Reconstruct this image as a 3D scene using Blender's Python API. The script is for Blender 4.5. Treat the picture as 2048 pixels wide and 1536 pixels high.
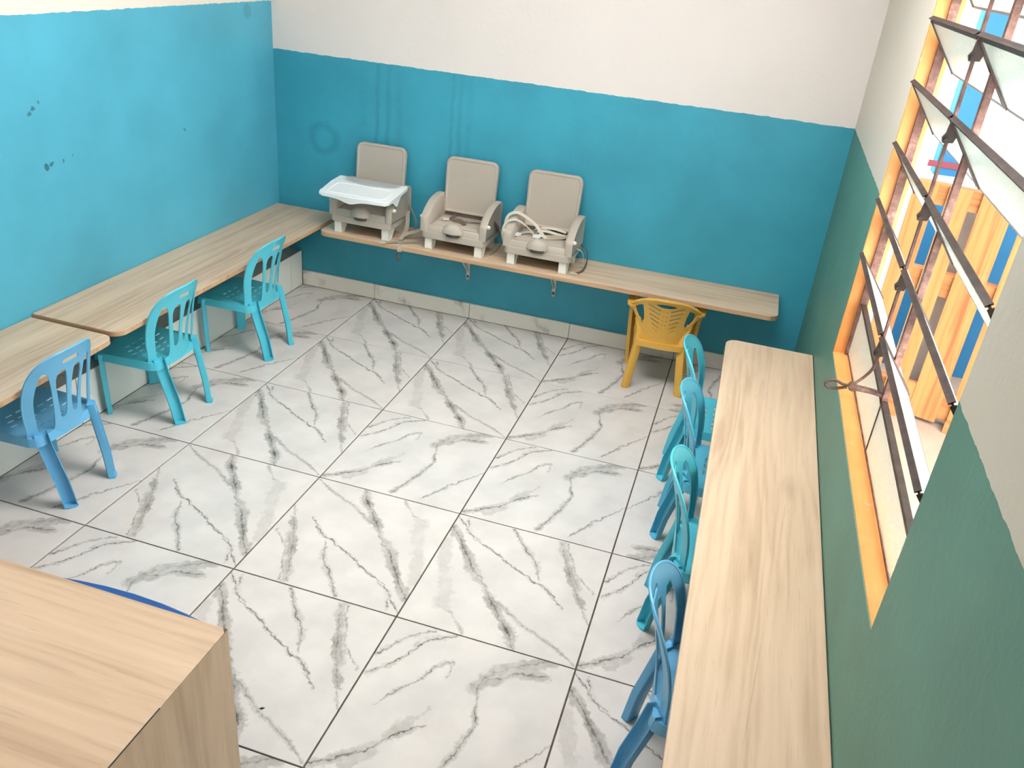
import bpy, bmesh, math, random
from mathutils import Vector, Matrix, geometry
random.seed(7)
PI = math.pi
for o in list(bpy.data.objects): bpy.data.objects.remove(o)
C = bpy.context.scene.collection
sc = bpy.context.scene

# ------------------------------------------------------------ camera
F = 1673.489
R = [[0.9529949583635885, 0.2897903473756952, 0.08844299803483073],
     [0.2106813754625435, -0.42402081941645564, -0.8808062799120909],
     [-0.217747485328134, 0.8580372365272032, -0.46514313212595537]]
T = Vector((1.9895, -4.2904, 1.9602))
cam = bpy.data.cameras.new('camera'); co = bpy.data.objects.new('camera', cam); C.objects.link(co)
cam.sensor_width = 36; cam.lens = 36 * F / 2048; cam.clip_start = .02
m = Matrix((( R[0][0], -R[1][0], -R[2][0], T.x),
            ( R[0][1], -R[1][1], -R[2][1], T.y),
            ( R[0][2], -R[1][2], -R[2][2], T.z), (0, 0, 0, 1)))
co.matrix_world = m
sc.camera = co

# ------------------------------------------------------------ world, sun, lights, exposure
vs = sc.view_settings
vs.view_transform = 'Standard'; vs.look = 'None'; vs.gamma = 1; vs.use_curve_mapping = False
vs.exposure = 0.66
w = bpy.data.worlds.new('sky'); sc.world = w; w.use_nodes = True
bg = w.node_tree.nodes['Background']
bg.inputs[0].default_value = (1.0, 0.97, 0.96, 1); bg.inputs[1].default_value = 9.0

# ------------------------------------------------------------ material helpers
def srgb(r, g, b):
    f = lambda c: (c / 255 / 12.92) if c / 255 <= .04045 else ((c / 255 + .055) / 1.055) ** 2.4
    return (f(r), f(g), f(b), 1)
class NB:
    def __init__(s, name):
        s.m = bpy.data.materials.new(name); s.m.use_nodes = True; s.t = s.m.node_tree; s.n = s.t.nodes; s.l = s.t.links
        s.b = s.n['Principled BSDF']; s.out = s.n['Material Output']
    def node(s, ty, **k):
        x = s.n.new(ty)
        for a, v in k.items(): setattr(x, a, v)
        return x
    def put(s, sock, v):
        if isinstance(v, bpy.types.NodeSocket): s.l.new(v, sock)
        elif v is not None: sock.default_value = v
    def math(s, op, a, b=None, c=None, clamp=False):
        x = s.node('ShaderNodeMath', operation=op, use_clamp=clamp)
        s.put(x.inputs[0], a); s.put(x.inputs[1], b)
        if c is not None: s.put(x.inputs[2], c)
        return x.outputs[0]
    def vm(s, op, a, b=None, scale=None, out=0):
        x = s.node('ShaderNodeVectorMath', operation=op)
        s.put(x.inputs[0], a)
        if b is not None: s.put(x.inputs[1], b)
        if scale is not None: s.put(x.inputs['Scale'], scale)
        return x.outputs['Value'] if op in ('DOT_PRODUCT', 'LENGTH', 'DISTANCE') else x.outputs[0]
    def noise(s, vec, scale, detail=3, rough=.5, color=False):
        x = s.node('ShaderNodeTexNoise'); s.put(x.inputs['Vector'], vec)
        x.inputs['Scale'].default_value = scale; x.inputs['Detail'].default_value = detail; x.inputs['Roughness'].default_value = rough
        return x.outputs['Color'] if color else x.outputs['Fac']
    def mix(s, f, a, b, ty='MIX'):
        x = s.node('ShaderNodeMix', data_type='RGBA', blend_type=ty)
        s.put(x.inputs['Factor'], f); s.put(x.inputs['A'], a); s.put(x.inputs['B'], b)
        return x.outputs['Result']
    def ramp(s, f, stops):
        x = s.node('ShaderNodeValToRGB'); s.put(x.inputs[0], f)
        e = x.color_ramp.elements
        while len(e) < len(stops): e.new(.5)
        for i, (p, c) in enumerate(stops): e[i].position = p; e[i].color = c
        return x.outputs[0]
    def obj(s): return s.node('ShaderNodeTexCoord').outputs['Object']
    def pos(s): return s.node('ShaderNodeNewGeometry').outputs['Position']
    def mapping(s, vec, scale, loc=(0, 0, 0)):
        x = s.node('ShaderNodeMapping'); s.put(x.inputs[0], vec); x.inputs['Scale'].default_value = scale; x.inputs['Location'].default_value = loc
        return x.outputs[0]
    def bump(s, h, strength=.2, dist=.01):
        x = s.node('ShaderNodeBump'); s.put(x.inputs['Height'], h); x.inputs['Strength'].default_value = strength; x.inputs['Distance'].default_value = dist
        s.l.new(x.outputs[0], s.b.inputs['Normal'])
    def fin(s, color=None, rough=None, metal=None, spec=None):
        s.put(s.b.inputs['Base Color'], color); s.put(s.b.inputs['Roughness'], rough)
        s.put(s.b.inputs['Metallic'], metal); s.put(s.b.inputs['Specular IOR Level'], spec)
        return s.m

def plastic(name, col, rough=.35, var=.12, bump=.05, scale=14):
    b = NB(name); p = b.obj(); n = b.noise(p, scale, 4)
    d = tuple(c * (1 - var) for c in col[:3]) + (1,)
    c = b.mix(n, d, col); b.bump(b.noise(p, 160, 2), bump, .002)
    return b.fin(c, rough)

def paint(name, low, high, level, stains=None, wob=.006):
    """plaster wall in two paint colours, split at a height"""
    b = NB(name); p = b.pos(); sep = b.node('ShaderNodeSeparateXYZ'); b.l.new(p, sep.inputs[0])
    n1 = b.noise(p, 2.2, 4); n2 = b.noise(p, 26, 3); n3 = b.noise(p, 9, 2)
    dk = tuple(c * .84 for c in low[:3]) + (1,); lt = tuple(min(1, c * 1.12) for c in low[:3]) + (1,)
    cl = b.ramp(n1, [(.3, dk), (.7, lt)])
    cl = b.mix(b.math('MULTIPLY', n2, .18), cl, dk)
    # little dark scuffs
    v = b.node('ShaderNodeTexVoronoi'); b.put(v.inputs['Vector'], b.vm('ADD', p, b.vm('SCALE', b.noise(p, 30, 2, color=True), scale=.03))); v.inputs['Scale'].default_value = 4.5
    rnd = b.node('ShaderNodeSeparateColor'); b.l.new(v.outputs['Color'], rnd.inputs[0])
    r = b.math('MULTIPLY', rnd.outputs[0], .026)
    f = b.math('LESS_THAN', v.outputs['Distance'], r)
    f = b.math('MULTIPLY', f, b.math('GREATER_THAN', rnd.outputs[1], .45))
    cl = b.mix(b.math('MULTIPLY', f, .6), cl, tuple(c * .25 for c in low[:3]) + (1,))
    for st in (stains or []):
        if st[0] == 'ring':
            _, c0, rad, wd, k = st
            q = b.vm('ADD', p, b.vm('SCALE', b.vm('SUBTRACT', b.noise(p, 9, 3, color=True), (.5, .5, .5)), scale=.05))
            d = b.vm('DISTANCE', q, c0)
            g = b.math('ABSOLUTE', b.math('SUBTRACT', d, rad))
            g = b.math('SUBTRACT', 1, b.math('DIVIDE', g, wd), clamp=True)
        elif st[0] == 'drip':
            _, x0, z0, z1, wd, k = st
            dx = b.math('ADD', b.math('SUBTRACT', sep.outputs[0], x0), b.math('MULTIPLY', b.math('SUBTRACT', n3, .5), .03))
            g = b.math('SUBTRACT', 1, b.math('DIVIDE', b.math('ABSOLUTE', dx), wd), clamp=True)
            g = b.math('MULTIPLY', g, b.math('GREATER_THAN', sep.outputs[2], z0))
            g = b.math('MULTIPLY', g, b.math('MULTIPLY', b.math('ADD', n2, .3), b.math('ADD', b.math('MULTIPLY', b.math('SUBTRACT', z1, sep.outputs[2]), 1.2), .45)))
        else:
            _, c0, rad, k = st
            q = b.vm('ADD', p, b.vm('SCALE', b.vm('SUBTRACT', b.noise(p, 60, 2, color=True), (.5, .5, .5)), scale=.03))
            g = b.math('LESS_THAN', b.vm('DISTANCE', q, c0), rad)
        cl = b.mix(b.math('MULTIPLY', g, k, clamp=True), cl, tuple(c * .35 for c in low[:3]) + (1,))
    hd = tuple(c * .93 for c in high[:3]) + (1,)
    ch = b.mix(n1, hd, high)
    zz = b.math('ADD', sep.outputs[2], b.math('MULTIPLY', b.math('SUBTRACT', n2, .5), wob * 2))
    c = b.mix(b.math('GREATER_THAN', zz, level), cl, ch)
    b.bump(b.noise(p, 45, 4, .6), .22, .006)
    return b.fin(c, .5)

def wood(name, axis=0, base=(207, 181, 153), dark=(176, 148, 121), sc_=1.0, rough=.42, ao=0):
    b = NB(name); p = b.obj()
    s = [34, 34, 34]; s[axis] = 1.6
    s2 = [9, 9, 9]; s2[axis] = .8
    q = b.mapping(p, [k * sc_ for k in s], (ao, ao, ao)); q2 = b.mapping(p, [k * sc_ for k in s2], (ao * 2, 1, 0))
    n1 = b.noise(q, 1, 6, .6); n2 = b.noise(q2, 1, 4, .55)
    w_ = b.node('ShaderNodeTexWave', wave_type='BANDS', bands_direction='XYZ'[(axis + 1) % 3] if axis != 1 else 'X')
    b.put(w_.inputs['Vector'], b.vm('ADD', b.mapping(p, [3 if i != axis else .35 for i in range(3)], (ao, 0, 0)), b.vm('SCALE', b.noise(q2, 1.0, 2, color=True), scale=.6)))
    w_.inputs['Scale'].default_value = 3.2; w_.inputs['Distortion'].default_value = 5; w_.inputs['Detail'].default_value = 3
    f = b.math('ADD', b.math('MULTIPLY', n1, .5), b.math('MULTIPLY', n2, .5))
    f = b.math('ADD', f, b.math('MULTIPLY', b.math('SUBTRACT', w_.outputs[0], .5), .07))
    c = b.ramp(f, [(.32, srgb(*dark)), (.5, srgb(*base)), (.68, srgb(*[min(255, v + 12) for v in base]))])
    # short dark pores and a few knots
    po = b.math('LESS_THAN', b.noise(b.mapping(p, [k * 6 * sc_ for k in s]), 1, 2), .34)
    c = b.mix(b.math('MULTIPLY', po, .16), c, srgb(*[v * .72 for v in dark]))
    v = b.node('ShaderNodeTexVoronoi'); b.put(v.inputs['Vector'], b.mapping(p, [6 if i != axis else 2.4 for i in range(3)])); v.inputs['Scale'].default_value = 1
    rr = b.node('ShaderNodeSeparateColor'); b.l.new(v.outputs['Color'], rr.inputs[0])
    kn = b.math('MULTIPLY', b.math('SUBTRACT', .22, v.outputs['Distance'], clamp=True), b.math('GREATER_THAN', rr.outputs[0], .72))
    c = b.mix(b.math('MULTIPLY', kn, 1.6, clamp=True), c, srgb(*[v * .8 for v in dark]))
    b.bump(n1, .04, .003)
    return b.fin(c, rough)

def seg_field(b, uv, pts):
    best = None
    for (x0, y0), (x1, y1) in zip(pts, pts[1:]):
        a = (x0, y0, 0); d = (x1 - x0, y1 - y0, 0); dd = d[0] ** 2 + d[1] ** 2
        pa = b.vm('SUBTRACT', uv, a)
        h = b.math('MULTIPLY', b.vm('DOT_PRODUCT', pa, d), 1 / dd, clamp=True)
        dist = b.vm('DISTANCE', pa, b.vm('SCALE', d, scale=h))
        best = dist if best is None else b.math('MINIMUM', best, dist)
    return best

def marble(name, veins, uvmode='uv'):
    b = NB(name)
    uv0 = b.node('ShaderNodeTexCoord').outputs['UV']
    flat = b.vm('MULTIPLY', uv0, (1, 1, 0))
    d1 = b.vm('SCALE', b.vm('SUBTRACT', b.noise(flat, 7, 5, .65, color=True), (.5, .5, .5)), scale=.075)
    d2 = b.vm('SCALE', b.vm('SUBTRACT', b.noise(flat, 34, 3, .6, color=True), (.5, .5, .5)), scale=.040)
    uv = b.vm('MULTIPLY', b.vm('ADD', b.vm('ADD', flat, d1), d2), (1, 1, 0))
    cloud = b.noise(flat, 3.2, 4); brk = b.noise(flat, 11, 4, .7); fine = b.noise(flat, 60, 2); wm = b.math('ADD', b.math('MULTIPLY', b.math('SUBTRACT', b.noise(flat, 6.5, 3, .6), .5), 3.2), .75); wm = b.math('MAXIMUM', wm, .12)
    dark = None; grey = None
    for pts, wd, kd, wg, kg in veins:
        f = seg_field(b, uv, pts)
        if kd:
            g = b.math('SUBTRACT', 1, b.math('DIVIDE', f, b.math('MULTIPLY', wm, wd)), clamp=True)
            g = b.math('MULTIPLY', g, kd * 1.05)
            dark = g if dark is None else b.math('MAXIMUM', dark, g)
        if kg:
            g = b.math('SUBTRACT', 1, b.math('DIVIDE', f, b.math('MULTIPLY', wm, wg)), clamp=True)
            g = b.math('MULTIPLY', b.math('MULTIPLY', g, 2.2, clamp=True), min(1, kg * 1.15))
            grey = g if grey is None else b.math('MAXIMUM', grey, g)
    bk = b.math('MULTIPLY', b.math('SUBTRACT', brk, .32), 3.6, clamp=True)
    dark = b.math('MULTIPLY', dark, b.math('ADD', b.math('MULTIPLY', bk, .8), .2))
    grey = b.math('MULTIPLY', grey, b.math('MULTIPLY', b.math('SUBTRACT', b.math('ADD', b.math('MULTIPLY', cloud, .5), b.math('MULTIPLY', brk, .5)), .3), 3.0, clamp=True))
    base = b.ramp(cloud, [(.35, srgb(206, 202, 198)), (.6, srgb(218, 213, 209))])
    c = b.mix(grey, base, srgb(128, 125, 118))
    c = b.mix(b.math('MULTIPLY', dark, b.math('ADD', b.math('MULTIPLY', fine, .5), .75), clamp=True), c, srgb(58, 56, 52))
    return b.fin(c, .13, spec=.5)

# vein tracings of the two tile prints, u along the back wall, v towards the room's front
P1 = [([(.008, .14), (.174, .36), (.29, .516), (.4, .634), (.507, .786), (.593, .883), (.66, 1.0)], .012, .75, .05, .75),
      ([(.0, .03), (.09, .12), (.159, .198), (.25, .25), (.346, .286), (.459, .352), (.603, .431), (.713, .475), (.83, .60)], .009, 1.0, .02, .3),
      ([(.06, .02), (.12, .16), (.2, .2)], .008, .9, .03, .25),
      ([(.369, .019), (.481, .145), (.591, .28), (.61, .36), (.647, .412)], .009, .85, .03, .4),
      ([(.693, .03), (.788, .261), (.866, .426), (.93, .54)], .007, .5, .045, .8),
      ([(.93, .54), (.996, .667)], .006, .3, .02, .5),
      ([(.73, .021), (.846, .298), (.978, .409)], .006, .55, .012, .3),
      ([(.44, .66), (.546, .729), (.63, .789), (.778, .859), (.987, .984)], .006, .55, .02, .45),
      ([(.02, .3), (.08, .5), (.198, .803)], .01, 0, .07, .3),
      ([(.169, .829), (.258, .861), (.37, .99)], .007, .35, .018, .3)]
P2 = [([(.011, .279), (.108, .115), (.24, .01)], .008, .8, .02, .3),
      ([(.018, .413), (.115, .3), (.16, .2), (.213, .091), (.35, .01)], .009, 1.0, .03, .4),
      ([(.131, .579), (.278, .361), (.33, .248), (.395, .172), (.40, .29)], .007, .7, .018, .35),
      ([(.003, .976), (.084, .921), (.234, .797), (.288, .714), (.414, .598)], .010, .95, .035, .5),
      ([(.16, .93), (.233, .8), (.3, .68), (.389, .506)], .008, 0, .05, .5),
      ([(.503, .961), (.58, .761), (.604, .634), (.634, .521), (.56, .301)], .008, .8, .03, .5),
      ([(.56, .301), (.61, .18), (.7, .1), (.864, .0)], .009, .45, .06, .75),
      ([(.6, .25), (.723, .137), (.887, .108)], .008, .6, .05, .6),
      ([(.696, .966), (.8, .814), (.894, .642), (.99, .5)], .007, .75, .016, .3)]

M = {}
M['tile1'] = marble('marble_print_one', P1)
M['tile2'] = marble('marble_print_two', P2)
b = NB('marble_plain'); p = b.pos()
q = b.vm('ADD', p, b.vm('SCALE', b.noise(p, 5, 4, .6, color=True), scale=.35))
wv = b.node('ShaderNodeTexWave', wave_type='BANDS', bands_direction='DIAGONAL'); b.put(wv.inputs['Vector'], q); wv.inputs['Scale'].default_value = 1.1; wv.inputs['Distortion'].default_value = 6; wv.inputs['Detail'].default_value = 3
vn = b.ramp(wv.outputs[0], [(.0, (1, 1, 1, 1)), (.06, (.25, .25, .25, 1)), (.2, (0, 0, 0, 1))])
f = b.math('MULTIPLY', vn, b.math('MULTIPLY', b.math('SUBTRACT', b.noise(p, 4, 3), .42), 5, clamp=True))
M['tilebase'] = b.fin(b.mix(b.math('MULTIPLY', f, .7), srgb(246, 240, 230), srgb(120, 112, 102)), .15)
b = NB('riser_tile_glaze'); p = b.pos()
M['riser'] = b.fin(b.ramp(b.noise(p, 1.6, 3), [(.3, srgb(240, 240, 234)), (.7, srgb(248, 245, 238))]), .16)
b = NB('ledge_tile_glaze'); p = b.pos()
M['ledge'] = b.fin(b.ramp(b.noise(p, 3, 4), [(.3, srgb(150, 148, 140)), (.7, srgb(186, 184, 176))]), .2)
b = NB('grout'); M['grout'] = b.fin(b.ramp(b.noise(b.pos(), 40, 3), [(.3, srgb(70, 60, 54)), (.7, srgb(104, 92, 82))]), .9)
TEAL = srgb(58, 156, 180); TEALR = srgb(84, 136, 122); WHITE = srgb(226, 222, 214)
M['wall_b'] = paint('plaster_teal_back', TEAL, srgb(226, 220, 216), 1.337, [
    ('ring', (-.326, .0, .90), .075, .034, .28), ('blob', (-.30, 0, .99), .012, .2),
    ('drip', -.003, .9, 1.33, .018, .5), ('drip', .062, .9, 1.33, .02, .42), ('drip', .125, .6, 1.33, .03, .2),
    ('drip', .425, .9, 1.33, .016, .42), ('drip', .47, .9, 1.33, .02, .35), ('drip', .52, .8, 1.33, .03, .18), ('drip', -.09, 1.0, 1.33, .04, .15)])
M['wall_l'] = paint('plaster_turquoise_left', srgb(82, 172, 198), srgb(236, 228, 216), 1.575, [
    ('blob', (-.625, -1.70, 1.235), 0.0101, .8), ('blob', (-.625, -1.68, 1.25), 0.0101, .9), ('blob', (-.625, -1.65, 1.272), 0.0072, .9),
    ('blob', (-.625, -1.66, 1.028), 0.0122, .9), ('blob', (-.625, -1.635, 1.034), 0.0101, .9), ('blob', (-.625, -1.57, 1.035), 0.0072, .8),
    ('blob', (-.625, -1.52, 1.046), 0.0050, .8), ('blob', (-.625, -.80, 1.032), 0.0079, .9), ('blob', (-.625, -.36, 1.17), 0.0058, .6), ('blob', (-.625, -.22, 1.53), 0.0360, .3)])
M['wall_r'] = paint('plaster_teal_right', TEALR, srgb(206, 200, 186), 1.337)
M['wood_x'] = wood('laminate_grain_x', 0); M['wood_y'] = wood('laminate_grain_y', 1, ao=3.3); M['wood_z'] = wood('laminate_grain_z', 2, base=(208, 178, 148), dark=(180, 150, 120), ao=1.7)
M['edge'] = wood('laminate_edge_band', 0, base=(196, 160, 124), dark=(160, 124, 92))
M['blue1'] = plastic('plastic_turquoise', srgb(84, 198, 220), .33)
M['blue2'] = plastic('plastic_sky_blue', srgb(108, 184, 228), .33)
M['blue3'] = plastic('plastic_aqua_pale', srgb(88, 184, 214), .33)
M['navy'] = plastic('plastic_royal_blue', srgb(6, 84, 160), .35)
M['yellow'] = plastic('plastic_mustard', srgb(228, 178, 80), .42)
M['beige'] = plastic('plastic_taupe', srgb(184, 173, 160), .4, .08, .15)
M['beige_d'] = plastic('plastic_taupe_dark', srgb(92, 80, 72), .5)
M['white'] = plastic('plastic_white', srgb(236, 234, 224), .35, .04)
M['tray'] = plastic('plastic_tray_white', srgb(236, 240, 240), .3, .03)
M['strap'] = plastic('webbing_grey', srgb(168, 160, 142), .8, .15, .3, 60)
M['strap_w'] = plastic('webbing_pale', srgb(206, 202, 188), .8, .1, .3, 60)
M['strap_b'] = plastic('webbing_brown', srgb(104, 84, 74), .8, .15, .3, 60)
M['bracket'] = plastic('bracket_enamel', srgb(206, 214, 206), .4, .15)
M['black'] = plastic('screw_dark', srgb(24, 22, 22), .5)
b = NB('rusty_steel'); p = b.pos()
c = b.ramp(b.noise(p, 30, 5, .7), [(.3, srgb(70, 48, 44)), (.55, srgb(112, 80, 70)), (.75, srgb(156, 122, 108))])
b.bump(b.noise(p, 120, 3), .4, .003); M['steel'] = b.fin(c, .55, .3)
b = NB('dark_steel'); p = b.pos()
c = b.ramp(b.noise(p, 24, 4), [(.3, srgb(44, 34, 32)), (.7, srgb(78, 62, 56))]); M['steel_d'] = b.fin(c, .5, .2)
b = NB('orange_paint'); p = b.pos()
c = b.ramp(b.noise(p, 7, 4), [(.3, srgb(212, 136, 70)), (.7, srgb(228, 154, 86))])
ch = b.math('GREATER_THAN', b.noise(p, 22, 4, .7), .66)
c = b.mix(b.math('MULTIPLY', ch, .5), c, srgb(176, 172, 160)); b.bump(b.noise(p, 50, 3), .25, .004); M['orange'] = b.fin(c, .5)
# patterned frosted glass
b = NB('frosted_glass'); p = b.obj()
v = b.node('ShaderNodeTexVoronoi'); b.put(v.inputs['Vector'], p); v.inputs['Scale'].default_value = 130
b.bump(v.outputs['Distance'], .5, .004)
b.fin(srgb(232, 244, 240), .25); b.b.inputs['Transmission Weight'].default_value = .72; b.b.inputs['IOR'].default_value = 1.2
M['glass'] = b.m
b = NB('outdoor_white_wall'); M['owhite'] = b.fin(b.mix(b.noise(b.pos(), 6, 3), srgb(240, 238, 232), srgb(226, 222, 216)), .8)
b = NB('outdoor_blue_wall'); M['oblue'] = b.fin(b.mix(b.noise(b.pos(), 8, 3), srgb(20, 96, 140), srgb(30, 108, 152)), .7)
b = NB('outdoor_maroon'); M['maroon'] = b.fin(srgb(120, 46, 60), .6)
b = NB('outdoor_concrete'); M['conc'] = b.fin(b.mix(b.noise(b.pos(), 9, 5), srgb(146, 126, 110), srgb(166, 148, 132)), .85)
b = NB('grey_metal_sheet'); M['gmetal'] = b.fin(b.mix(b.noise(b.pos(), 9, 3), srgb(140, 146, 150), srgb(170, 174, 172)), .5, .3)
b = NB('ceiling_white'); M['ceil'] = b.fin(b.mix(b.noise(b.pos(), 3, 3), srgb(230, 226, 218), srgb(220, 216, 208)), .8)
M['pal'] = wood('pallet_pine', 2, base=(172, 112, 62), dark=(136, 78, 42), rough=.7)
M['palx'] = wood('pallet_pine_cross', 0, base=(160, 102, 56), dark=(124, 70, 38), rough=.7)

# ------------------------------------------------------------ mesh helpers
def link(name, bm, mat, parent=None, smooth=0, recalc=True):
    me = bpy.data.meshes.new(name)
    if recalc: bmesh.ops.recalc_face_normals(bm, faces=bm.faces)
    if smooth:
        for f in bm.faces: f.smooth = True
        for e in bm.edges:
            if len(e.link_faces) == 2 and e.calc_face_angle(0) > math.radians(smooth): e.smooth = False
    bm.to_mesh(me); bm.free()
    for mm in (mat if isinstance(mat, (list, tuple)) else [mat]): me.materials.append(mm)
    o = bpy.data.objects.new(name, me); C.objects.link(o)
    if parent: o.parent = parent
    return o
def empty(name, loc, rz=0):
    o = bpy.data.objects.new(name, None); C.objects.link(o); o.location = loc; o.rotation_euler = (0, 0, rz)
    o.empty_display_size = .05
    return o
def tag(o, label=None, cat=None, group=None, kind=None):
    if label: o['label'] = label
    if cat: o['category'] = cat
    if group: o['group'] = group
    if kind: o['kind'] = kind
    return o
def copy_tree(o, parent=None):
    c = o.copy(); C.objects.link(c); c.parent = parent
    for ch in list(o.children):
        if parent is None or True: copy_tree(ch, c)
    return c
def setmat(o, old, new):
    """give a copied tree its own mesh data in another colour"""
    for ch in o.children_recursive:
        if ch.type == 'MESH' and any(ms == old for ms in ch.data.materials):
            ch.data = ch.data.copy()
            for i, ms in enumerate(ch.data.materials):
                if ms == old: ch.data.materials[i] = new
def box(bm, lo, hi, mi=0, bev=0):
    x0, y0, z0 = lo; x1, y1, z1 = hi
    vs_ = [bm.verts.new(p) for p in ((x0, y0, z0), (x1, y0, z0), (x1, y1, z0), (x0, y1, z0), (x0, y0, z1), (x1, y0, z1), (x1, y1, z1), (x0, y1, z1))]
    fs = [bm.faces.new([vs_[i] for i in q]) for q in ((0, 3, 2, 1), (4, 5, 6, 7), (0, 1, 5, 4), (1, 2, 6, 5), (2, 3, 7, 6), (3, 0, 4, 7))]
    for f in fs: f.material_index = mi
    if bev:
        es = {e for f in fs for e in f.edges}
        bmesh.ops.bevel(bm, geom=list(es), offset=bev, segments=2, affect='EDGES', profile=.6)
    return vs_
def bx(name, lo, hi, mat, parent=None, bev=0):
    bm = bmesh.new(); box(bm, lo, hi, 0, bev); return link(name, bm, mat, parent)
def bar(bm, p, q, w_, t_, up=(0, 0, 1), taper=1.0):
    """rectangular bar from p to q, w_ across, t_ along the up direction"""
    p = Vector(p); q = Vector(q); d = (q - p).normalized(); up = Vector(up); s = d.cross(up)
    if s.length < 1e-5: s = d.cross(Vector((1, 0, 0)))
    s.normalize(); u = s.cross(d)
    vv = []
    for c, k in ((p, 1), (q, taper)):
        vv.append([bm.verts.new(c + s * a * w_ * k / 2 + u * e * t_ * k / 2) for a, e in ((-1, -1), (1, -1), (1, 1), (-1, 1))])
    for i in range(4): bm.faces.new((vv[0][i], vv[0][(i + 1) % 4], vv[1][(i + 1) % 4], vv[1][i]))
    bm.faces.new(vv[0][::-1]); bm.faces.new(vv[1])
def tube(bm, pts, r, n=8, cap=True, squash=1):
    pts = [Vector(p) for p in pts]; rings = []
    up = None
    for i, p in enumerate(pts):
        d = (pts[min(i + 1, len(pts) - 1)] - pts[max(i - 1, 0)]).normalized()
        if up is None: up = d.orthogonal().normalized()
        up = (up - d * up.dot(d)).normalized(); s = d.cross(up)
        rr = r[i] if isinstance(r, (list, tuple)) else r
        rings.append([bm.verts.new(p + (up * math.cos(2 * PI * k / n) + s * math.sin(2 * PI * k / n) * squash) * rr) for k in range(n)])
    for a, c in zip(rings, rings[1:]):
        for k in range(n): bm.faces.new((a[k], a[(k + 1) % n], c[(k + 1) % n], c[k]))
    if cap: bm.faces.new(rings[0][::-1]); bm.faces.new(rings[-1])
def loft(bm, loops, cap0=True, cap1=True, mi=0):
    rs = [[bm.verts.new(p) for p in l] for l in loops]; n = len(rs[0])
    for a, c in zip(rs, rs[1:]):
        for k in range(n):
            f = bm.faces.new((a[k], a[(k + 1) % n], c[(k + 1) % n], c[k])); f.material_index = mi
    if cap0: bm.faces.new(rs[0][::-1]).material_index = mi
    if cap1: bm.faces.new(rs[-1]).material_index = mi
    return rs
def rrect(x0, y0, x1, y1, r, n=6):
    """rounded rectangle outline, r = radius or four radii (x1y1, x0y1, x0y0, x1y0)"""
    if not isinstance(r, (list, tuple)): r = [r] * 4
    pts = []
    for (cx, cy, a0, rr) in ((x1, y1, 0, r[0]), (x0, y1, 90, r[1]), (x0, y0, 180, r[2]), (x1, y0, 270, r[3])):
        rr = max(rr, 1e-4); sx = -1 if cx == x1 else 1; sy = -1 if cy == y1 else 1
        for k in range(n + 1):
            a = math.radians(a0 + 90 * k / n); pts.append((cx + sx * rr + rr * math.cos(a), cy + sy * rr + rr * math.sin(a)))
    return pts
def inset(pts, d):
    n = len(pts); out = []
    for i in range(n):
        a = Vector(pts[i - 1]); p = Vector(pts[i]); c = Vector(pts[(i + 1) % n])
        e1 = (p - a); e2 = (c - p)
        if e1.length < 1e-7: e1 = e2
        if e2.length < 1e-7: e2 = e1
        n1 = Vector((-e1.y, e1.x)).normalized(); n2 = Vector((-e2.y, e2.x)).normalized(); nn = (n1 + n2)
        nn = nn / max(nn.length_squared / 2, .5)
        out.append(tuple(p + nn * d))
    return out
def slab(name, pts, z0, z1, mat, parent=None, e=.0015, edge_mat=None):
    bm = bmesh.new(); L = []
    for ins, z in ((e, z0), (0, z0 + e), (0, z1 - e), (e, z1)):
        L.append([(x, y, z) for x, y in inset(pts, ins)])
    rs = loft(bm, L)
    if edge_mat:
        for f in bm.faces:
            if abs(f.calc_center_median().z - (z0 + z1) / 2) < .002: f.material_index = 1
    return link(name, bm, [mat, edge_mat] if edge_mat else mat, parent)
def smooth_closed(ctrl, n=4):
    out = []; N = len(ctrl)
    for i in range(N):
        p0, p1, p2, p3 = [Vector(ctrl[(i + k) % N]) for k in (-1, 0, 1, 2)]
        for j in range(n):
            t = j / n
            out.append(tuple(.5 * ((2 * p1) + (p2 - p0) * t + (2 * p0 - 5 * p1 + 4 * p2 - p3) * t * t + (3 * p1 - p0 - 3 * p2 + p3) * t ** 3)))
    return out
def smooth_open(ctrl, n=5):
    P = [Vector(c) for c in ctrl]; P = [P[0] * 2 - P[1]] + P + [P[-1] * 2 - P[-2]]; out = []
    for i in range(1, len(P) - 2):
        p0, p1, p2, p3 = P[i - 1:i + 3]
        for j in range(n):
            t = j / n
            out.append(.5 * ((2 * p1) + (p2 - p0) * t + (2 * p0 - 5 * p1 + 4 * p2 - p3) * t * t + (3 * p1 - p0 - 3 * p2 + p3) * t ** 3))
    out.append(P[-2]); return out
def inpoly(x, y, P):
    c = False; j = len(P) - 1
    for i in range(len(P)):
        if (P[i][1] > y) != (P[j][1] > y) and x < (P[j][0] - P[i][0]) * (y - P[i][1]) / (P[j][1] - P[i][1]) + P[i][0]: c = not c
        j = i
    return c
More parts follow.
